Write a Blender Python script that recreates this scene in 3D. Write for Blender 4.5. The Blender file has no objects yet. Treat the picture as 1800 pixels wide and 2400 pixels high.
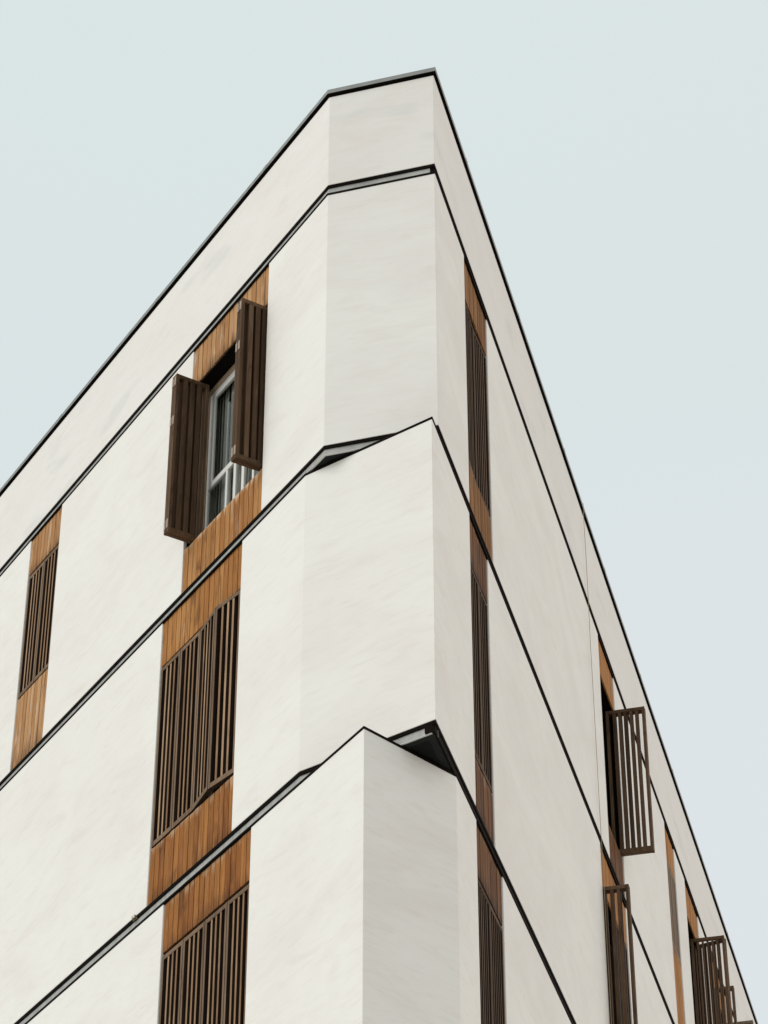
import bpy, bmesh, math, random
from mathutils import Vector
random.seed(7)
R = math.radians
scene = bpy.context.scene
col = scene.collection

# ------------------------------------------------------------------ layout
# metres; the lens is at the origin, the street lies 1.6 m below it
GROUND = -1.6
APEX = Vector((0.2205, 17.141))                 # where the two street fronts would meet
AL, AR = R(31.043), R(14.487)
DL, DR = Vector((-math.sin(AL), math.cos(AL))), Vector((math.sin(AR), math.cos(AR)))
NL, NR = Vector((-DL.y, DL.x)), Vector((DR.y, -DR.x))   # outward normals
EL, ER = 15.0, 27.0                              # how far each front runs
T_WALL = 0.30

class Frame:
    """a plan frame: a along the front, b outwards"""
    def __init__(self, o, ax, bx): self.o, self.ax, self.bx = o, ax, bx
    def at(self, a, b): return self.o + self.ax * a + self.bx * b
    def sub(self, a0, b0, a1, b1, flip=1):
        p, q = self.at(a0, b0), self.at(a1, b1)
        d = (q - p).normalized()
        return Frame(p, d, Vector((-d.y, d.x)) * flip), (q - p).length
FL, FR = Frame(APEX, DL, NL), Frame(APEX, DR, NR)

# ------------------------------------------------------------------ materials
def new_mat(name):
    m = bpy.data.materials.new(name); m.use_nodes = True
    nt = m.node_tree
    return m, nt, nt.nodes['Principled BSDF']
def N(nt, t, **kw):
    n = nt.nodes.new(t)
    for k, v in kw.items():
        if k in n.inputs: n.inputs[k].default_value = v
        else: setattr(n, k, v)
    return n
def ramp(nt, src, stops):
    r = nt.nodes.new('ShaderNodeValToRGB')
    while len(r.color_ramp.elements) < len(stops): r.color_ramp.elements.new(0.5)
    for e, (p, c) in zip(r.color_ramp.elements, stops):
        e.position = p; e.color = (c, c, c, 1) if isinstance(c, (int, float)) else (*c, 1)
    nt.links.new(src, r.inputs[0]); return r.outputs[0]
def mix(nt, fac, a, b, mode='MIX'):
    n = nt.nodes.new('ShaderNodeMix'); n.data_type = 'RGBA'; n.blend_type = mode
    for sock, v in ((n.inputs[0], fac), (n.inputs[6], a), (n.inputs[7], b)):
        if isinstance(v, (int, float)): sock.default_value = v
        elif isinstance(v, tuple): sock.default_value = (*v, 1)
        else: nt.links.new(v, sock)
    return n.outputs[2]
def mapped(nt, scale, coord='UV', rot=0.0):
    tc = nt.nodes.new('ShaderNodeTexCoord'); mp = nt.nodes.new('ShaderNodeMapping')
    mp.inputs['Scale'].default_value = scale; mp.inputs['Rotation'].default_value = (0, 0, rot)
    nt.links.new(tc.outputs[coord], mp.inputs[0]); return mp.outputs[0]
def noise(nt, vec, scale=1.0, detail=4.0, rough=0.55, dist=0.0):
    n = N(nt, 'ShaderNodeTexNoise', Scale=scale, Detail=detail, Roughness=rough, Distortion=dist)
    nt.links.new(vec, n.inputs['Vector']); return n.outputs[0]
def bump(nt, bsdf, h, strength, dist):
    b = N(nt, 'ShaderNodeBump', Strength=strength, Distance=dist)
    nt.links.new(h, b.inputs['Height']); nt.links.new(b.outputs[0], bsdf.inputs['Normal'])

def stucco(name, warm, cool, base=(0.885, 0.860, 0.815)):
    m, nt, b = new_mat(name)
    streak = noise(nt, mapped(nt, (1.5, 5.2, 1), rot=R(4)), 1.0, 7, 0.66, 0.9)
    fine = noise(nt, mapped(nt, (3.4, 26.0, 1), rot=R(-2)), 1.0, 5, 0.6, 0.3)
    blotch = noise(nt, mapped(nt, (0.55, 1.1, 1)), 1.0, 5, 0.6, 0.8)
    patch = noise(nt, mapped(nt, (0.7, 1.9, 1), rot=R(12)), 1.3, 4, 0.5, 0.3)
    spot = noise(nt, mapped(nt, (2.2, 5.0, 1), rot=R(20)), 1.9, 3, 0.5)
    c = mix(nt, ramp(nt, blotch, [(0.42, 0.0), (0.74, 0.50 * warm)]), base, (0.805, 0.755, 0.715))
    c = mix(nt, ramp(nt, streak, [(0.52, 0.0), (0.78, 0.34 * warm)]), c, (0.775, 0.705, 0.655))
    c = mix(nt, ramp(nt, fine, [(0.50, 0.0), (0.86, 0.26 * warm)]), c, (0.75, 0.665, 0.595))
    c = mix(nt, ramp(nt, streak, [(0.22, 0.16 * warm), (0.42, 0.0)]), c, (0.76, 0.745, 0.72))
    c = mix(nt, ramp(nt, patch, [(0.58, 0.0), (0.67, cool)]), c, (0.60, 0.63, 0.625))
    c = mix(nt, ramp(nt, spot, [(0.72, 0.0), (0.82, 0.40 * warm)]), c, (0.72, 0.58, 0.47))
    nt.links.new(c, b.inputs['Base Color'])
    b.inputs['Roughness'].default_value = 0.82; b.inputs['Specular IOR Level'].default_value = 0.25
    grain = noise(nt, mapped(nt, (70, 90, 1)), 1.0, 6, 0.7)
    wave = noise(nt, mapped(nt, (0.8, 1.6, 1)), 1.0, 3, 0.5)
    ad = N(nt, 'ShaderNodeMath', operation='MULTIPLY_ADD'); ad.inputs[1].default_value = 0.12
    nt.links.new(grain, ad.inputs[0]); nt.links.new(wave, ad.inputs[2])
    bump(nt, b, ad.outputs[0], 0.35, 0.03)
    return m
M_WALL = stucco('wall_stucco', 1.5, 0.0)
M_WALL_TOP = stucco('parapet_stucco', 1.4, 0.30, (0.852, 0.820, 0.780))

def wood(name, base, alt, stain, stain_amt, bleach, bleach_amt, rough=0.6, foot=0.0, head=0.0):
    """vertical boards: UV.x runs across, UV.y up; attribute rnd differs from board to board"""
    m, nt, b = new_mat(name)
    at = nt.nodes.new('ShaderNodeAttribute'); at.attribute_name = 'rnd'
    tc = nt.nodes.new('ShaderNodeTexCoord')
    off = nt.nodes.new('ShaderNodeCombineXYZ')
    mul = N(nt, 'ShaderNodeMath', operation='MULTIPLY'); mul.inputs[1].default_value = 37.0
    nt.links.new(at.outputs['Fac'], mul.inputs[0]); nt.links.new(mul.outputs[0], off.inputs[2])
    av = N(nt, 'ShaderNodeVectorMath', operation='ADD')
    nt.links.new(tc.outputs['UV'], av.inputs[0]); nt.links.new(off.outputs[0], av.inputs[1])
    def mp(sc):
        n = nt.nodes.new('ShaderNodeMapping'); n.inputs['Scale'].default_value = sc
        nt.links.new(av.outputs[0], n.inputs[0]); return n.outputs[0]
    grain = noise(nt, mp((46, 2.2, 1)), 1.0, 7, 0.62, 1.1)
    big = noise(nt, mp((7, 2.0, 1)), 1.0, 5, 0.6, 0.6)
    big2 = noise(nt, mp((9, 1.3, 0.7)), 1.4, 4, 0.55, 0.9)
    c = mix(nt, at.outputs['Fac'], base, alt)
    c = mix(nt, ramp(nt, grain, [(0.35, 0.55), (0.62, 0.0)]), c, tuple(x * 0.5 for x in base))
    c = mix(nt, ramp(nt, big, [(0.54, 0.0), (0.74, stain_amt)]), c, stain)
    c = mix(nt, ramp(nt, big2, [(0.58, 0.0), (0.78, bleach_amt)]), c, bleach)
    if foot or head:      # rain runs down the boards: dark water marks at the lower ends, washed-out grain at the upper ends
        pu = N(nt, 'ShaderNodeUVMap', uv_map='Panel'); sp = nt.nodes.new('ShaderNodeSeparateXYZ'); nt.links.new(pu.outputs[0], sp.inputs[0])
        run = noise(nt, mp((13, 0.8, 1)), 1.0, 4, 0.6, 0.4)
        def edge(sign, lo, hi):
            a = N(nt, 'ShaderNodeMath', operation='MULTIPLY_ADD'); a.inputs[1].default_value = 1.15
            nt.links.new(run, a.inputs[0])
            k = N(nt, 'ShaderNodeMath', operation='MULTIPLY'); k.inputs[1].default_value = sign; nt.links.new(sp.outputs[1], k.inputs[0])
            nt.links.new(k.outputs[0], a.inputs[2]); return ramp(nt, a.outputs[0], [(lo, 0.0), (hi, 1.0)])
        if foot: c = mix(nt, mix(nt, 1.0, edge(-1.0, 0.34, 0.66), (foot,) * 3, 'MULTIPLY'), c, stain)
        if head:
            e = N(nt, 'ShaderNodeMath', operation='SUBTRACT'); e.inputs[1].default_value = 1.0; nt.links.new(sp.outputs[1], e.inputs[0])
            a = N(nt, 'ShaderNodeMath', operation='MULTIPLY_ADD'); a.inputs[1].default_value = 0.75
            nt.links.new(run, a.inputs[0]); nt.links.new(e.outputs[0], a.inputs[2])
            c = mix(nt, mix(nt, 1.0, ramp(nt, a.outputs[0], [(0.27, 0.0), (0.42, 1.0)]), (head,) * 3, 'MULTIPLY'), c, bleach)
    nt.links.new(c, b.inputs['Base Color'])
    b.inputs['Roughness'].default_value = rough + 0.15; b.inputs['Specular IOR Level'].default_value = 0.10
    bump(nt, b, grain, 0.35, 0.004)
    return m
M_BOARD_PALE = wood('pale_larch_boards', (0.47, 0.225, 0.088), (0.63, 0.37, 0.185), (0.13, 0.065, 0.03), 0.7, (0.70, 0.56, 0.44), 0.75, foot=0.8)
M_BOARD_SILL = wood('orange_sill_boards', (0.40, 0.165, 0.048), (0.57, 0.285, 0.105), (0.12, 0.045, 0.018), 0.85, (0.68, 0.50, 0.35), 0.5, head=0.9)
M_BOARD = wood('orange_larch_boards', (0.415, 0.170, 0.047), (0.56, 0.27, 0.090), (0.10, 0.040, 0.015), 1.0, (0.62, 0.45, 0.31), 0.35, foot=0.25)
M_BOARD_DEEP = wood('deep_larch_boards', (0.285, 0.100, 0.026), (0.44, 0.185, 0.052), (0.085, 0.036, 0.017), 0.9, (0.56, 0.39, 0.25), 0.3, foot=0.6, head=0.6)
M_BOARD_MID = wood('golden_brown_boards', (0.20, 0.085, 0.028), (0.36, 0.175, 0.063), (0.05, 0.03, 0.02), 0.8, (0.40, 0.26, 0.15), 0.3)
M_BOARD_DARK = wood('weathered_brown_boards', (0.125, 0.052, 0.024), (0.245, 0.112, 0.048), (0.04, 0.027, 0.021), 0.9, (0.33, 0.21, 0.13), 0.35, foot=0.8, head=0.5)
M_BOARD_TAN = wood('tan_boards', (0.42, 0.170, 0.050), (0.53, 0.25, 0.082), (0.08, 0.045, 0.03), 0.7, (0.45, 0.30, 0.18), 0.3)
M_SLAT = wood('weathered_slat_wood', (0.27, 0.150, 0.078), (0.50, 0.33, 0.205), (0.10, 0.062, 0.042), 0.6, (0.52, 0.40, 0.29), 0.5)
M_SLAT_OLD = wood('dark_slat_wood', (0.094, 0.054, 0.031), (0.195, 0.118, 0.070), (0.03, 0.021, 0.016), 0.7, (0.25, 0.18, 0.125), 0.3)
M_SLAT_FRAME = wood('brown_frame_wood', (0.19, 0.122, 0.077), (0.28, 0.185, 0.12), (0.07, 0.045, 0.03), 0.6, (0.38, 0.28, 0.2), 0.3)
M_SLAT_SIDE = wood('shaded_slat_wood', (0.028, 0.017, 0.012), (0.06, 0.036, 0.024), (0.016, 0.011, 0.009), 0.6, (0.09, 0.06, 0.04), 0.3)  # near-black flanks: the shade between the slats is put into this colour
M_SLAT_EDGE = wood('brown_slat_wood', (0.07, 0.042, 0.027), (0.20, 0.128, 0.08), (0.05, 0.033, 0.024), 0.6, (0.34, 0.25, 0.17), 0.3)
M_SLAT_GREY = wood('greyed_slat_wood', (0.28, 0.20, 0.145), (0.36, 0.27, 0.20), (0.13, 0.09, 0.065), 0.5, (0.45, 0.37, 0.29), 0.4)
M_FRAME_WOOD = wood('window_frame_wood', (0.40, 0.29, 0.20), (0.46, 0.34, 0.24), (0.25, 0.16, 0.10), 0.4, (0.6, 0.5, 0.4), 0.3)

def plain(name, c, rough, metal=0.0, var=0.25, spec=0.5):
    m, nt, b = new_mat(name)
    v = noise(nt, mapped(nt, (2.5, 9, 3), 'Object'), 1.6, 5, 0.6)
    cc = mix(nt, ramp(nt, v, [(0.3, 0.0), (0.75, 1.0)]), c, tuple(x * (1 - var) for x in c))
    nt.links.new(cc, b.inputs['Base Color'])
    b.inputs['Roughness'].default_value = rough; b.inputs['Metallic'].default_value = metal
    b.inputs['Specular IOR Level'].default_value = spec
    return m
M_CHANNEL = plain('pale_zinc', (0.46, 0.46, 0.43), 0.6, 0.0, 0.4)
M_LIP = plain('bright_zinc_lip', (0.62, 0.61, 0.58), 0.5, 0.0, 0.15)
M_BLACK = plain('black_steel', (0.010, 0.0078, 0.0064), 0.9, 0.0, 0.4, 0.03)
M_SOFFIT = plain('black_soffit_board', (0.010, 0.011, 0.0105), 0.8, 0.0, 0.3, 0.1)
M_SOFFIT_FRAME = plain('grey_green_soffit_trim', (0.013, 0.016, 0.015), 0.7, 0.0, 0.3, 0.15)
M_TRIM = plain('dark_brown_steel', (0.012, 0.008, 0.006), 0.85, 0.0, 0.4, 0.05)
M_COPING = plain('grey_zinc', (0.26, 0.27, 0.255), 0.5, 0.0, 0.35)
M_WHITE = plain('white_lacquer', (0.86, 0.845, 0.81), 0.4, 0.0, 0.06)
M_HINGE = plain('galvanised_hinge', (0.46, 0.34, 0.27), 0.6, 0.1, 0.4)
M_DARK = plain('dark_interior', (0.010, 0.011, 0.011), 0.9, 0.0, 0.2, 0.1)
M_NET = plain('dark_teal_blind', (0.20, 0.24, 0.24), 0.9, 0.0, 0.2, 0.1)
M_CURTAIN = plain('grey_curtain', (0.60, 0.60, 0.58), 0.9, 0.0, 0.15, 0.1)
M_CABLE = plain('tan_cable', (0.34, 0.25, 0.16), 0.7, 0.0, 0.2)
M_PAVE = plain('pale_paving', (0.50, 0.475, 0.44), 0.85, 0.0, 0.15)
M_WEED = plain('dry_weed', (0.16, 0.13, 0.06), 0.9, 0.0, 0.3)
def glass():
    m, nt, b = new_mat('window_glass')
    b.inputs['Base Color'].default_value = (0.62, 0.70, 0.70, 1)
    b.inputs['Roughness'].default_value = 0.02
    b.inputs['IOR'].default_value = 1.45
    tr = N(nt, 'ShaderNodeBsdfTransparent'); tr.inputs[0].default_value = (0.80, 0.81, 0.79, 1)
    gl = N(nt, 'ShaderNodeBsdfGlossy', Roughness=0.03); gl.inputs[0].default_value = (0.85, 0.9, 0.9, 1)
    fr = N(nt, 'ShaderNodeFresnel', IOR=1.5)
    ms = nt.nodes.new('ShaderNodeMixShader')
    ge = nt.nodes.new('ShaderNodeNewGeometry')
    fb = N(nt, 'ShaderNodeMath', operation='SUBTRACT'); fb.inputs[0].default_value = 1.0; nt.links.new(ge.outputs['Backfacing'], fb.inputs[1])
    ff = N(nt, 'ShaderNodeMath', operation='MULTIPLY'); nt.links.new(fr.outputs[0], ff.inputs[0]); nt.links.new(fb.outputs[0], ff.inputs[1])
    nt.links.new(ff.outputs[0], ms.inputs[0]); nt.links.new(tr.outputs[0], ms.inputs[1]); nt.links.new(gl.outputs[0], ms.inputs[2])
    nt.links.new(ms.outputs[0], nt.nodes['Material Output'].inputs[0])
    return m
M_GLASS = glass()

# ------------------------------------------------------------------ mesh helpers
class MB:
    """collects boxes, strips and prisms into ONE mesh object"""
    def __init__(self):
        self.bm = bmesh.new()
        self.uv = self.bm.loops.layers.uv.new('UVMap')
        self.uv2 = self.bm.loops.layers.uv.new('Panel')
        self.rnd = self.bm.faces.layers.float.new('rnd')
    def face(self, vs, uvs, rnd, mi=0):
        f = self.bm.faces.new(vs); f[self.rnd] = rnd; f.material_index = mi
        for l, t in zip(f.loops, uvs): l[self.uv].uv = t; l[self.uv2].uv = (0.5, 0.5)
    def hexa(self, bot, top, rnd=None, mi=0, u0=None):
        """closed block from n plan points at the bottom and n at the top (counter-clockwise)"""
        rnd = random.random() if rnd is None else rnd
        u0 = random.random() * 9 if u0 is None else u0
        n = len(bot)
        vb = [self.bm.verts.new(p) for p in bot]; vt = [self.bm.verts.new(p) for p in top]
        u = u0
        for i in range(n):
            j = (i + 1) % n
            w = (Vector(bot[j]) - Vector(bot[i])).length
            self.face([vb[i], vb[j], vt[j], vt[i]], [(u, bot[i][2]), (u + w, bot[j][2]), (u + w, top[j][2]), (u, top[i][2])], rnd, mi)
            u += w
        self.face(vb[::-1], [(p[0], p[1]) for p in bot[::-1]], rnd, mi)
        self.face(vt, [(p[0], p[1]) for p in top], rnd, mi)
    def box(self, F, a0, a1, b0, b1, z0, z1, rnd=None, mi=0, side=None):
        """side: material slot of every face but the one at b0"""
        pts = [F.at(a0, b0), F.at(a1, b0), F.at(a1, b1), F.at(a0, b1)]
        fi = 0
        if (pts[1] - pts[0]).cross(pts[2] - pts[1]) < 0: pts.reverse(); fi = 2
        n0 = len(self.bm.faces)
        self.hexa([(*p, z0) for p in pts], [(*p, z1) for p in pts], rnd, mi)
        if side is not None:
            self.bm.faces.ensure_lookup_table()
            for k in range(n0, n0 + 6):
                if k - n0 != fi: self.bm.faces[k].material_index = side
    def strip(self, pts, t0, t1, z0, z1, mi=0, u0=0.0):
        """solid band along an open plan polyline, from offset t0 (outer) to t1 (inner), mitred"""
        o, i = offset(pts, t0), offset(pts, t1)
        n = len(pts); u = [u0]
        for k in range(1, n): u.append(u[-1] + (pts[k] - pts[k - 1]).length)
        V = lambda P, z: [self.bm.verts.new((p.x, p.y, z)) for p in P]
        ob, ot, ib, it = V(o, z0), V(o, z1), V(i, z0), V(i, z1)
        for k in range(n - 1):
            a, b_ = u[k], u[k + 1]
            self.face([ob[k], ob[k + 1], ot[k + 1], ot[k]], [(a, z0), (b_, z0), (b_, z1), (a, z1)], .5, mi)
            self.face([ib[k + 1], ib[k], it[k], it[k + 1]], [(b_, z0), (a, z0), (a, z1), (b_, z1)], .5, mi)
            self.face([ob[k], ib[k], ib[k + 1], ob[k + 1]], [(a, 0), (a, .3), (b_, .3), (b_, 0)], .5, mi)
            self.face([ot[k + 1], it[k + 1], it[k], ot[k]], [(b_, 0), (b_, .3), (a, .3), (a, 0)], .5, mi)
        self.face([ib[0], ob[0], ot[0], it[0]], [(0, z0), (.3, z0), (.3, z1), (0, z1)], .5, mi)
        self.face([ob[-1], ib[-1], it[-1], ot[-1]], [(0, z0), (.3, z0), (.3, z1), (0, z1)], .5, mi)
    def build(self, name, mats, parent=None, label=None, bevel=0.0, smooth=False):
        bm = self.bm
        bmesh.ops.recalc_face_normals(bm, faces=bm.faces)
        org = parent_origin(parent)
        bmesh.ops.translate(bm, verts=bm.verts, vec=-org)
        me = bpy.data.meshes.new(name); bm.to_mesh(me); bm.free()
        o = bpy.data.objects.new(name, me); col.objects.link(o)
        for m in (mats if isinstance(mats, (list, tuple)) else [mats]): me.materials.append(m)
        if parent is not None: o.parent = parent
        if label: o['label'] = label
        if bevel:
            md = o.modifiers.new('edge', 'BEVEL'); md.width = bevel; md.segments = 2; md.limit_method = 'ANGLE'
        if smooth:
            for p in me.polygons: p.use_smooth = True
        return o
def parent_origin(p):
    v = Vector((0, 0, 0))
    while p is not None: v += p.location; p = p.parent
    return v
def offset(pts, t):
    """move an open polyline inwards by t (inwards is to the left of travel from the left front to the right front)"""
    if abs(t) < 1e-9: return list(pts)
    out = []
    ns = []
    for a, b in zip(pts, pts[1:]):
        d = (b - a).normalized(); ns.append(Vector((-d.y, d.x)))
    for k, p in enumerate(pts):
        if k == 0: out.append(p + ns[0] * t)
        elif k == len(pts) - 1: out.append(p + ns[-1] * t)
        else:
            m = (ns[k - 1] + ns[k]).normalized(); out.append(p + m * (t / m.dot(ns[k])))
    return out

# ------------------------------------------------------------------ the building
building = bpy.data.objects.new('apartment_building', None); col.objects.link(building)
building.location = (APEX.x, APEX.y, GROUND)
building['label'] = 'white rendered wedge-shaped apartment building with timber shutters and dark floor bands'
building['category'] = 'building'

# corner of each storey: (where it leaves the left front, where it meets the right front)
CUT = {'A': (1.425, 0.960), 'B': (1.425, 0.960), 'C': (1.735, 0.715), 'D': (0.725, 1.395), 'E': (1.425, 0.960), 'F': (1.425, 0.960)}
def outline(st, sl=EL, sr=ER):
    l, r = CUT[st]
    return [FL.at(sl, 0), FL.at(l, 0), FR.at(r, 0), FR.at(sr, 0)]
# wall bottom and top of each storey
ZS = {'A': (17.008, 18.127), 'B': (14.005, 16.885), 'C': (10.955, 13.885), 'D': (7.905, 10.828), 'E': (4.9, 7.78), 'F': (GROUND, 4.78)}
# window columns: (front, from, to)
COLS = {'A': [], 'B': [('L', 2.53, 4.05), ('L', 7.03, 7.80), ('R', 2.12, 3.08), ('R', 8.79, 9.74), ('R', 13.23, 13.96), ('R', 14.80, 15.88), ('R', 17.02, 18.36)],
        'C': [('L', 2.865, 4.405), ('R', 2.10, 2.83), ('R', 8.19, 9.69)], 'D': [('L', 2.52, 4.07), ('R', 2.10, 3.09)], 'E': [], 'F': []}

for st, (z0, z1) in ZS.items():
    m = MB()
    Ls = sorted([(a, b) for f, a, b in COLS[st] if f == 'L']); Rs = sorted([(a, b) for f, a, b in COLS[st] if f == 'R'])
    l, r = CUT[st]
    pts = [FL.at(Ls[0][0] if Ls else EL, 0), FL.at(l, 0), FR.at(r, 0), FR.at(Rs[0][0] if Rs else ER, 0)]
    m.strip(pts, 0, T_WALL, z0, z1, u0=3 * ord(st))
    for k, (a, b) in enumerate(Ls):
        nx = Ls[k + 1][0] if k + 1 < len(Ls) else EL
        m.strip([FL.at(nx, 0), FL.at(b, 0)], 0, T_WALL, z0, z1, u0=5 * ord(st) + 30)
    for k, (a, b) in enumerate(Rs):
        nx = Rs[k + 1][0] if k + 1 < len(Rs) else ER
        m.strip([FR.at(b, 0), FR.at(nx, 0)], 0, T_WALL, z0, z1, u0=7 * ord(st) + 60 + 9 * k)
    m.build('storey_wall', M_WALL_TOP if st == 'A' else M_WALL, building,
            {'A': 'blank white parapet wall under the roof edge', 'B': 'white top storey wall with a flat cut-off corner',
             'C': 'white middle storey wall with its cut corner turned to the left', 'D': 'white lower storey wall with one sharp corner'}.get(st), bevel=0.006)
    # dark steel capping on top of this storey's wall
    if st != 'A':
        t = MB(); t.strip(outline(st), -0.006, 0.06, z1 + 0.001, z1 + 0.018)
        t.build('wall_capping', M_TRIM, building)

# the metal floor bands between the storeys: drip, channel, soffit
for up, lo in (('A', 'B'), ('B', 'C'), ('C', 'D'), ('D', 'E'), ('E', 'F')):
    zt, zb = ZS[up][0], ZS[lo][1] + 0.024
    pts = outline(up)
    d = MB(); d.strip(pts, 0.003, 0.10, zt - 0.034, zt - 0.001)
    band = d.build('floor_band', M_BLACK, building, 'black metal drip edge under the storey wall')
    c = MB(); cut = pts[:2] + [pts[2] + (pts[1] - pts[2]).normalized() * 0.05]
    c.strip(cut, 0.014, 0.10, zb + 0.006, zt - 0.035); c.build('metal_channel', M_CHANNEL, band, 'pale grey channel')
    c = MB(); c.strip([pts[2] + DR * 0.02, pts[3]], 0.010, 0.095, zb + 0.005, zt - 0.0345); c.build('metal_channel', M_TRIM, band, 'dark brown channel')
    c = MB(); c.strip(cut, 0.009, 0.026, zb, zb + 0.005); c.build('channel_lip', M_LIP, band)
    s = MB(); inn = offset(pts, 0.101)
    s.hexa([(p.x, p.y, zb + 0.010) for p in inn], [(p.x, p.y, zb + 0.06) for p in inn]); s.build('soffit', M_SOFFIT, band)
    s = MB(); s.strip(pts, 0.027, 0.085, zb + 0.001, zb + 0.0055); s.build('soffit_trim', M_SOFFIT_FRAME, band)
    s = MB(); s.strip(pts, 0.0855, 0.13, zb + 0.004, zb + 0.0095); s.build('soffit_trim', M_SOFFIT, band)

# roof edge
pts = outline('A')
g = MB(); g.strip(pts, 0.004, 0.20, 18.128, 18.1495); g.build('parapet_gap', M_BLACK, building)
g = MB(); g.strip(pts, -0.025, 0.34, 18.156, 18.205)
for f, rng in ((FL, (2.6, 4.9, 7.2, 9.5)), (FR, (2.2, 4.6, 7.0, 9.4, 11.8, 14.2, 16.6, 19.0))):
    for q in rng: g.box(f, q, q + 0.07, 0.0245, 0.0275, 18.158, 18.2055)
cop = g.build('roof_coping', M_COPING, building, 'grey zinc roof coping', bevel=0.004)
g = MB(); g.strip(pts, -0.0235, 0.30, 18.150, 18.1558); g.build('coping_underside', M_BLACK, cop)
g = MB(); inn = offset(pts, 0.31)
g.hexa([(p.x, p.y, 17.6) for p in inn], [(p.x, p.y, 17.7) for p in inn]); g.build('roof', M_PAVE, building)
# dark rooms behind the windows
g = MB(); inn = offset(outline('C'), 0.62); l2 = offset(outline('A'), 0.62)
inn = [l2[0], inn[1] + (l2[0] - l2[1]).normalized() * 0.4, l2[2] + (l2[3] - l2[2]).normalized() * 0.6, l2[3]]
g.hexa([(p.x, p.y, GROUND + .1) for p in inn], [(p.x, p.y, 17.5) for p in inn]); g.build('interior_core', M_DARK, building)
for f, e in ((FL, EL), (FR, ER)):
    g = MB(); g.box(f, e + .001, e + .2, -0.62, -0.001, GROUND, 18.0); g.build('end_wall', M_WALL, building)

# ------------------------------------------------------------------ timber boards above and below each window
def board_panel(F, a0, a1, z0, z1, mat, label, pitch=0.089):
    m = MB()
    n = max(3, round((a1 - a0) / pitch)); w = (a1 - a0) / n
    for k in range(n):
        o = -0.012 - random.random() * 0.004
        m.box(F, a0 + k * w + 0.0045, a0 + (k + 1) * w - 0.0045, -0.045, o, z0, z1 - random.random() * 0.002, random.random())
    for f in m.bm.faces:
        for l in f.loops: l[m.uv2].uv = (0.5, (l.vert.co.z - z0) / (z1 - z0))
    p = m.build('wood_panel', mat, building, label, bevel=0.0018)
    b = MB(); b.box(F, a0, a1, -0.09, -0.046, z0, z1); b.build('panel_backing', M_DARK, p)
    return p

# ------------------------------------------------------------------ windows
def window(F, a0, a1, z0, z1, depth=0.17, kind='plain', label=None):
    fr = MB(); d0, d1 = -depth - 0.05, -depth
    for (p, q, y0, y1) in ((a0, a0 + .05, z0, z1), (a1 - .05, a1, z0, z1), (a0 + .051, a1 - .051, z1 - .07, z1), (a0 + .051, a1 - .051, z0, z0 + .05)):
        fr.box(F, p, q, d0, d1, y0, y1)
    # dark lining of the reveal
    w = fr.build('window', M_FRAME_WOOD if kind == 'tall' else M_SLAT_OLD, building, label, bevel=0.003)
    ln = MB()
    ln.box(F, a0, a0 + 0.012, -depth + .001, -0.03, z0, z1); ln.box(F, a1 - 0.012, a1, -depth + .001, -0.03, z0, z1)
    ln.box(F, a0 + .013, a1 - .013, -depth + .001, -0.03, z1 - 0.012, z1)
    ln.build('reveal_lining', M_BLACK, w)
    s = MB(); e0, e1 = d0 + 0.005, d1 - 0.012
    wl, wr = a0 + .051, a1 - .051; zb, zt = z0 + .051, z1 - .071
    if kind == 'tall':
        zr = 15.20                                     # transom rail
        tr = zr - z0
        for (p, q, y0, y1) in ((wr - .09, wr, zr + .062, zt), (wl, wl + .09, zr + .062, zt), (wl + .091, wr - .091, zt - .075, zt),
                               ((wl + wr) / 2 - .05, (wl + wr) / 2 + .05, zr + .062, zt - .076), (wl, wr, zr, zr + .061)):
            s.box(F, p, q, e0, e1, y0, y1)
        for p, q in ((wl, wl + .04), (3.04, 3.075), (3.235, 3.285), (3.40, 3.445), (3.568, 3.600), (wr - .03, wr)):
            s.box(F, p, q, e0, e1, zb, zr - .001)
        s.build('white_sash', M_WHITE, w, bevel=0.003)
        g = MB(); g.box(F, wl, wr, d0 + .018, d0 + .024, zb, zt); g.build('glass_pane', M_GLASS, w)
        # curtain with folds behind the glass
        cu = MB(); a = 2.62
        while a < 3.84:
            wv = 0.030 + random.random() * 0.03; dd = -0.262 + 0.008 * math.sin(a * 61)
            if not 3.715 < a < 3.745: cu.box(F, a, a + wv * 0.93, dd - .006, dd, 14.55, z1 - .02)
            a += wv
        for a in (3.885, 3.95, 3.985): cu.box(F, a, a + 0.016, -0.275, -0.27, 14.55, z1 - .02)
        cu.build('curtain', M_CURTAIN, w)
        bl = MB(); bl.box(F, 3.70, 4.03, -0.312, -0.305, 14.55, z1 - .02); bl.build('dark_blind', M_NET, w)
    else:
        mid = (wl + wr) / 2
        for (p, q, y0, y1) in ((wl, wl + .05, zb, zt), (wr - .05, wr, zb, zt), (mid - .035, mid + .035, zb, zt)):
            s.box(F, p, q, e0, e1, y0, y1)
        s.build('sash', M_SLAT_GREY if kind == 'open' else M_SLAT_OLD, w, bevel=0.003)
        g = MB(); g.box(F, wl, wr, d0 + .018, d0 + .024, zb, zt); g.build('glass_pane', M_GLASS, w)
    return w

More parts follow.
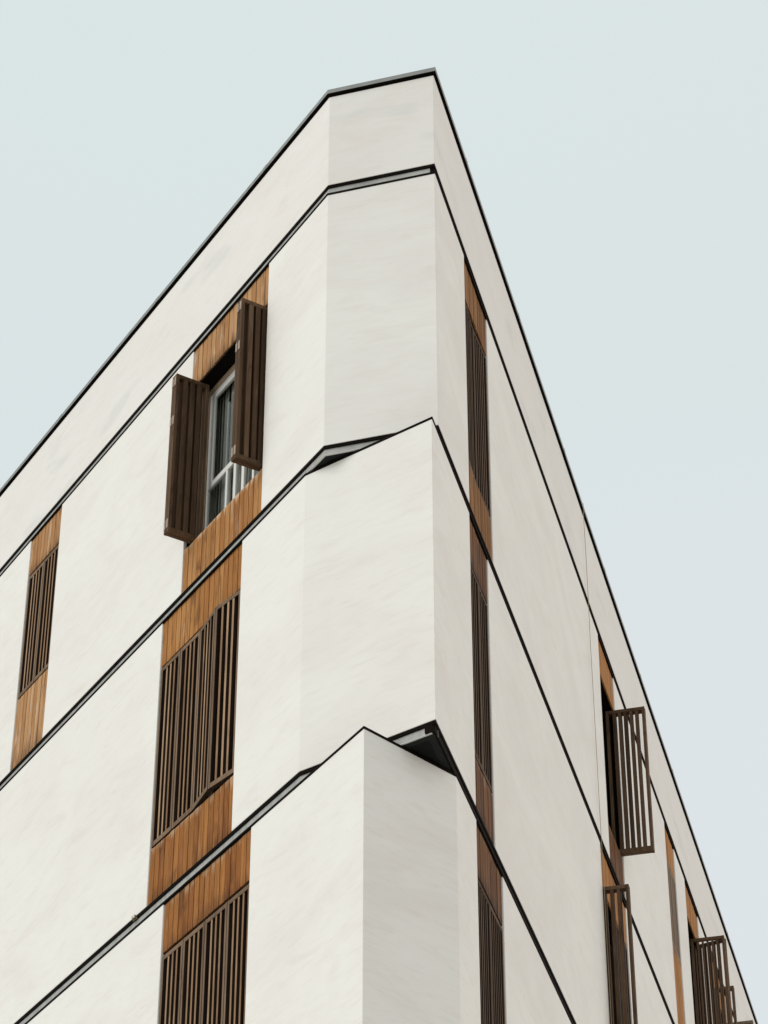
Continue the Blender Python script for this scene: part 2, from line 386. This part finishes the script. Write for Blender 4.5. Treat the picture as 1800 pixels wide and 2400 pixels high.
def leaf(F, p0, p1, z0, z1, flip, mat, nslat=3, depth=0.045, hinges=None, label=None, shift=0.0, side=None, hw=0.018):
    """one louvred shutter leaf from plan point p0 to p1 (along the front, outwards); its body lies on the flip side.
    side: darker timber of the flanks, shade between slats painted in; the outer edges have bleached"""
    f, w = F.sub(p0[0], p0[1], p1[0], p1[1], flip)
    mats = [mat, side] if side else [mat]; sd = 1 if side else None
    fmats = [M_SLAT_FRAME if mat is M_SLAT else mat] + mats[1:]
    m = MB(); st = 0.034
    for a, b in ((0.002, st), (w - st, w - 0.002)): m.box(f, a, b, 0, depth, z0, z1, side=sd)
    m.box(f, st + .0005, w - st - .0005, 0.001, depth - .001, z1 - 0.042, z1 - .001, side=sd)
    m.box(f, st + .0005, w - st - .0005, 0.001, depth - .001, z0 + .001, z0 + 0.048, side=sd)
    o = m.build('shutter_leaf', fmats, building, label, bevel=0.002)
    s = MB(); gap = (w - 2 * st) / (nslat + 1)
    for k in range(nslat):
        c = st + gap * (k + 1 + shift) + random.uniform(-.003, .003)
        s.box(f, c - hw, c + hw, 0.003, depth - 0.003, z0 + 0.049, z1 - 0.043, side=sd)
    s.build('slats', mats, o, bevel=0.0015)
    for zf in hinges or ():
        z = z0 + (z1 - z0) * zf; h = MB()
        h.box(f, w - 0.001, w + 0.004, 0.006, depth - .006, z - 0.05, z + 0.05)
        h.build('hinge', M_HINGE, o, bevel=0.001)
    return o
def closed(F, a0, a1, n, z0, z1, mat, nslat=3, o=-0.012, jog=None, side=None, hw=0.0145):
    """a row of closed leaves; jog gives the outward push of each joint"""
    w = (a1 - a0) / n; jog = jog or [0] * (n + 1)
    for k in range(n):
        pa, pb = (a0 + k * w + .002, o + jog[k]), (a0 + (k + 1) * w - .002, o + jog[k + 1])
        f, _ = F.sub(*pa, *pb, 1)
        leaf(F, pa, pb, z0, z1, 1 if f.bx.dot(F.bx) < 0 else -1, mat, nslat, 0.05, side=side, hw=hw)
def folded(F, a_vis, a_far, b_in, b_out, z0, z1, mat, nslat=3, spread=0.0, hinges=(0.05, 0.70, 0.955), shift=0.0, hw=0.018):
    """a pair of leaves folded out square to the front; a_vis is the face nearer the corner"""
    d = 0.043
    for aa, ab, sh in ((a_vis, a_vis, 0.0), (a_far - d, a_far - d - spread, shift)):
        f, _ = F.sub(aa, b_in, ab, b_out, 1)
        leaf(F, (aa, b_in), (ab, b_out), z0, z1, 1 if f.bx.dot(F.ax) > 0 else -1, mat, nslat, d, hinges, shift=sh, hw=hw)

def column(st, F, a0, a1, sill, mat_top, mat_low, tag):
    z0, z1 = ZS[st]
    lint = {'B': 16.425, 'C': 13.405, 'D': 10.365}[st]
    board_panel(F, a0, a1, lint, z1 - 0.001, mat_top, 'timber boards above the ' + tag)
    board_panel(F, a0, a1, z0 + 0.002, sill, mat_low, 'timber boards below the ' + tag)
    return lint
# --- left front
lz = column('B', FL, 2.53, 4.05, 14.50, M_BOARD_PALE, M_BOARD_SILL, 'open window')
window(FL, 2.535, 4.045, 14.505, lz, 0.17, 'tall', 'tall white sash window between two folded-out brown shutters')
folded(FL, 2.57, 2.66, -0.11, 0.25, 14.53, 16.39, M_SLAT_OLD, 3, shift=0.5, hw=0.0235)
folded(FL, 3.88, 3.97, -0.11, 0.25, 14.53, 16.39, M_SLAT_OLD, 3, shift=0.5, hw=0.0235)
lz = column('B', FL, 7.03, 7.80, 14.86, M_BOARD_PALE, M_BOARD_PALE, 'narrow shuttered window')
window(FL, 7.035, 7.795, 14.865, lz)
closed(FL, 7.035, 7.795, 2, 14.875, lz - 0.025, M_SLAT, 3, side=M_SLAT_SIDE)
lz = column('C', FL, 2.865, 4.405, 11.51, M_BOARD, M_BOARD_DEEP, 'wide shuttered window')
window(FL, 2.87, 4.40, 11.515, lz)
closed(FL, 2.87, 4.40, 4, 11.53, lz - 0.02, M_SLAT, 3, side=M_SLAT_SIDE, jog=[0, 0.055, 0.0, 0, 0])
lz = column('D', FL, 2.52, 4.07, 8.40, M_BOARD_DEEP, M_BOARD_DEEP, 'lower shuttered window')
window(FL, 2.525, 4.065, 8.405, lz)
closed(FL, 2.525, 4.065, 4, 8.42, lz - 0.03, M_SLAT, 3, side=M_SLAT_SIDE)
# --- right front
lz = column('B', FR, 2.12, 3.08, 14.50, M_BOARD_MID, M_BOARD_MID, 'first window round the corner')
window(FR, 2.125, 3.075, 14.505, lz)
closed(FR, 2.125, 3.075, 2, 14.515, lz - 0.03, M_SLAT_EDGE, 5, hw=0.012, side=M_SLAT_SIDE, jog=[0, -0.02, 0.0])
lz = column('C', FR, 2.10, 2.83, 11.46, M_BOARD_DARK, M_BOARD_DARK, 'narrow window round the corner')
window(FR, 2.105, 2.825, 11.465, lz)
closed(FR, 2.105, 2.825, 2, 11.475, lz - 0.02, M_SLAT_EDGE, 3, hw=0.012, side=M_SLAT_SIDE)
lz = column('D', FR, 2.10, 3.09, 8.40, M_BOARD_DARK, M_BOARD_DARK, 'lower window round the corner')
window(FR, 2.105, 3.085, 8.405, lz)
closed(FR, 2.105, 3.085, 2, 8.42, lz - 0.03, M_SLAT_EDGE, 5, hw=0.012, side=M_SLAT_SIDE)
lz = column('B', FR, 8.79, 9.74, 14.50, M_BOARD_TAN, M_BOARD_DARK, 'window with the see-through shutter')
window(FR, 8.795, 9.735, 14.505, lz, 0.14, 'open', 'window half hidden by a see-through folded shutter')
folded(FR, 9.635, 9.728, -0.10, 0.355, 14.53, 16.38, M_SLAT_OLD, 5, hinges=None)
lz = column('C', FR, 8.19, 9.69, 11.46, M_BOARD_TAN, M_BOARD_DARK, 'half-open window')
window(FR, 8.195, 9.685, 11.465, lz)
folded(FR, 8.215, 8.305, -0.10, 0.27, 11.48, lz - 0.03, M_SLAT_OLD, 3, hinges=None)
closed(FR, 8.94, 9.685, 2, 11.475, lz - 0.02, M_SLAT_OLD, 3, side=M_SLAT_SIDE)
lz = column('B', FR, 13.23, 13.96, 15.23, M_BOARD_TAN, M_BOARD_TAN, 'narrow greyed window')
window(FR, 13.235, 13.955, 15.235, lz)
closed(FR, 13.235, 13.955, 2, 15.24, lz - 0.015, M_SLAT_GREY, 4)
lz = column('B', FR, 14.80, 15.88, 14.50, M_BOARD_TAN, M_BOARD_DARK, 'far window with a spread shutter')
window(FR, 14.805, 15.875, 14.505, lz, 0.14, 'open')
folded(FR, 15.55, 15.80, -0.08, 0.37, 14.53, 16.40, M_SLAT_OLD, 5, spread=0.12, hinges=None, hw=0.012)
lz = column('B', FR, 17.02, 18.36, 14.50, M_BOARD_TAN, M_BOARD_DARK, 'farthest window')
window(FR, 17.025, 18.355, 14.505, lz, 0.14, 'open')
folded(FR, 17.06, 17.15, -0.08, 0.27, 14.53, 16.40, M_SLAT_OLD, 3, hinges=None)
folded(FR, 18.20, 18.29, -0.08, 0.37, 14.53, 16.40, M_SLAT_GREY, 3, hinges=None)

# ------------------------------------------------------------------ loose things on the front
def tube(name, pts, r, mat):
    cu = bpy.data.curves.new(name, 'CURVE'); cu.dimensions = '3D'; cu.bevel_depth = r; cu.bevel_resolution = 2
    sp = cu.splines.new('POLY'); sp.points.add(len(pts) - 1)
    for p, q in zip(sp.points, pts): p.co = (*q, 1)
    tmp = bpy.data.objects.new(name, cu); col.objects.link(tmp)
    dg = bpy.context.evaluated_depsgraph_get()
    me = bpy.data.meshes.new_from_object(tmp.evaluated_get(dg))
    bpy.data.objects.remove(tmp)
    me.materials.clear(); me.materials.append(mat); me.name = name
    o = bpy.data.objects.new(name, me); col.objects.link(o); return o
cp = [(*FR.at(8.10, -0.30), 18.222), (*FR.at(8.10, 0.0), 18.226), (*FR.at(8.10, 0.028), 18.22)]
for z in [18.15 - k * 0.6 for k in range(18)]:
    cp.append((*FR.at(8.10 + 0.05 * (18.15 - z) / 6 + random.uniform(-.004, .004), 0.022 + 0.004 * random.random()), z))
cab = tube('hanging_cable', cp, 0.003, M_CABLE)
cab['label'] = 'thin tan cable hanging over the roof edge down the right-hand white wall'
cab['category'] = 'cable'

w = MB()
base = FL.at(4.60, 0.0)
for k in range(16):
    a = 4.60 + random.uniform(-.05, .05); h = random.uniform(0.01, 0.05); l = random.uniform(-.03, .03)
    p, q = FL.at(a, 0.004), FL.at(a + l, 0.004 + random.uniform(.01, .035))
    t = FL.ax * 0.006; zb = 10.907
    w.hexa([(*(p - t), zb), (*(p + t), zb), (*(p + t + NL * .004), zb)], [(*(q - t * .3), zb + h), (*(q + t * .3), zb + h), (*(q + t * .3 + NL * .002), zb + h)])
wd = w.build('weed_tuft', M_WEED)
wd['label'] = 'tiny dry weed tuft growing on the lowest floor band'; wd['category'] = 'plant'

g = MB(); S = 900
g.hexa([(-S, -S, GROUND - .3), (S, -S, GROUND - .3), (S, S, GROUND - .3), (-S, S, GROUND - .3)], [(-S, -S, GROUND), (S, -S, GROUND), (S, S, GROUND), (-S, S, GROUND)])
gr = g.build('ground', M_PAVE); gr['kind'] = 'structure'

# ------------------------------------------------------------------ daylight
SUN_AZ = math.atan2(-0.90, -0.43); SUN_EL = R(42)
wld = bpy.data.worlds.new('World'); scene.world = wld; wld.use_nodes = True
nt = wld.node_tree; bg = nt.nodes['Background']
sky = N(nt, 'ShaderNodeTexSky'); sky.sky_type = 'NISHITA'; sky.sun_disc = False
sky.sun_elevation = SUN_EL; sky.sun_rotation = SUN_AZ; sky.dust_density = 3.0; sky.air_density = 1.0
STR = 0.1
# thin even overcast in front of the clear sky, brighter overhead
tc = nt.nodes.new('ShaderNodeTexCoord'); sx = nt.nodes.new('ShaderNodeSeparateXYZ'); nt.links.new(tc.outputs['Generated'], sx.inputs[0])
cn = noise(nt, tc.outputs['Generated'], 1.7, 3, 0.5)
cl = mix(nt, ramp(nt, cn, [(0.35, 0.0), (0.65, 1.0)]), (0.735, 0.832, 0.818), (0.765, 0.828, 0.838))
back = N(nt, 'ShaderNodeMapRange'); back.inputs['From Min'].default_value = -1.0; nt.links.new(sx.outputs[1], back.inputs[0])
corner = N(nt, 'ShaderNodeVectorMath', operation='DOT_PRODUCT'); corner.inputs[1].default_value = (0.14, 0.90, 0.42)
nt.links.new(tc.outputs['Generated'], corner.inputs[0])
corner = [corner.outputs['Value']]
pw = N(nt, 'ShaderNodeMapRange'); pw.inputs['From Min'].default_value = 0.95; nt.links.new(corner[0], pw.inputs[0]); corner = pw
bright = ramp(nt, sx.outputs[2], [(0.0, 0.92), (0.45, 0.97), (0.74, 1.0), (1.0, 1.0)])
cl = mix(nt, 1.0, cl, bright, 'MULTIPLY')
# houses across the street take some of the low sky behind the viewer; a paler patch low on the right
cl = mix(nt, 1.0, cl, ramp(nt, back.outputs[0], [(0.0, 0.83), (0.42, 1.0)]), 'MULTIPLY')
cl = mix(nt, ramp(nt, corner.outputs[0], [(0.5, 0.0), (0.95, 0.7)]), cl, (0.782, 0.828, 0.856))
# unseen sky tint added overhead and a glow added to brighten the right front
cl = mix(nt, ramp(nt, sx.outputs[2], [(0.76, 0.0), (0.95, 1.0)]), cl, (0.80, 0.77, 0.735))
dp = N(nt, 'ShaderNodeVectorMath', operation='DOT_PRODUCT'); dp.inputs[1].default_value = (0.90, 0.35, 0.26)
nt.links.new(tc.outputs['Generated'], dp.inputs[0])
cl = mix(nt, ramp(nt, dp.outputs['Value'], [(0.64, 0.0), (0.88, 1.0)]), cl, (1.33, 1.25, 1.17))
sc = N(nt, 'ShaderNodeVectorMath', operation='SCALE'); sc.inputs['Scale'].default_value = 1.0 / STR
nt.links.new(cl, sc.inputs[0])
out = mix(nt, 0.93, sky.outputs[0], sc.outputs[0])
nt.links.new(out, bg.inputs[0]); bg.inputs[1].default_value = STR

sun = bpy.data.lights.new('sun', 'SUN'); sun.energy = 1.38; sun.angle = R(40); sun.color = (1.0, 0.98, 0.95)
so = bpy.data.objects.new('sun', sun); col.objects.link(so)
dirv = Vector((math.sin(SUN_AZ) * math.cos(SUN_EL), math.cos(SUN_AZ) * math.cos(SUN_EL), math.sin(SUN_EL)))
so.rotation_euler = dirv.to_track_quat('Z', 'Y').to_euler(); so.location = dirv * 60

# ------------------------------------------------------------------ camera
cam = bpy.data.cameras.new('camera'); co = bpy.data.objects.new('camera', cam); col.objects.link(co)
cam.sensor_fit = 'VERTICAL'; cam.sensor_height = 36.0; cam.lens = 36.0 * 6350.95 / 2400
cam.clip_start = 0.1; cam.clip_end = 4000
co.location = (0, 0, 0); co.rotation_euler = (R(90 + 35.9317), 0, 0)
scene.camera = co
vs = scene.view_settings
vs.view_transform = 'Standard'; vs.look = 'None'; vs.exposure = 0.0; vs.gamma = 1.0; vs.use_curve_mapping = False
scene.cycles.max_bounces = 8
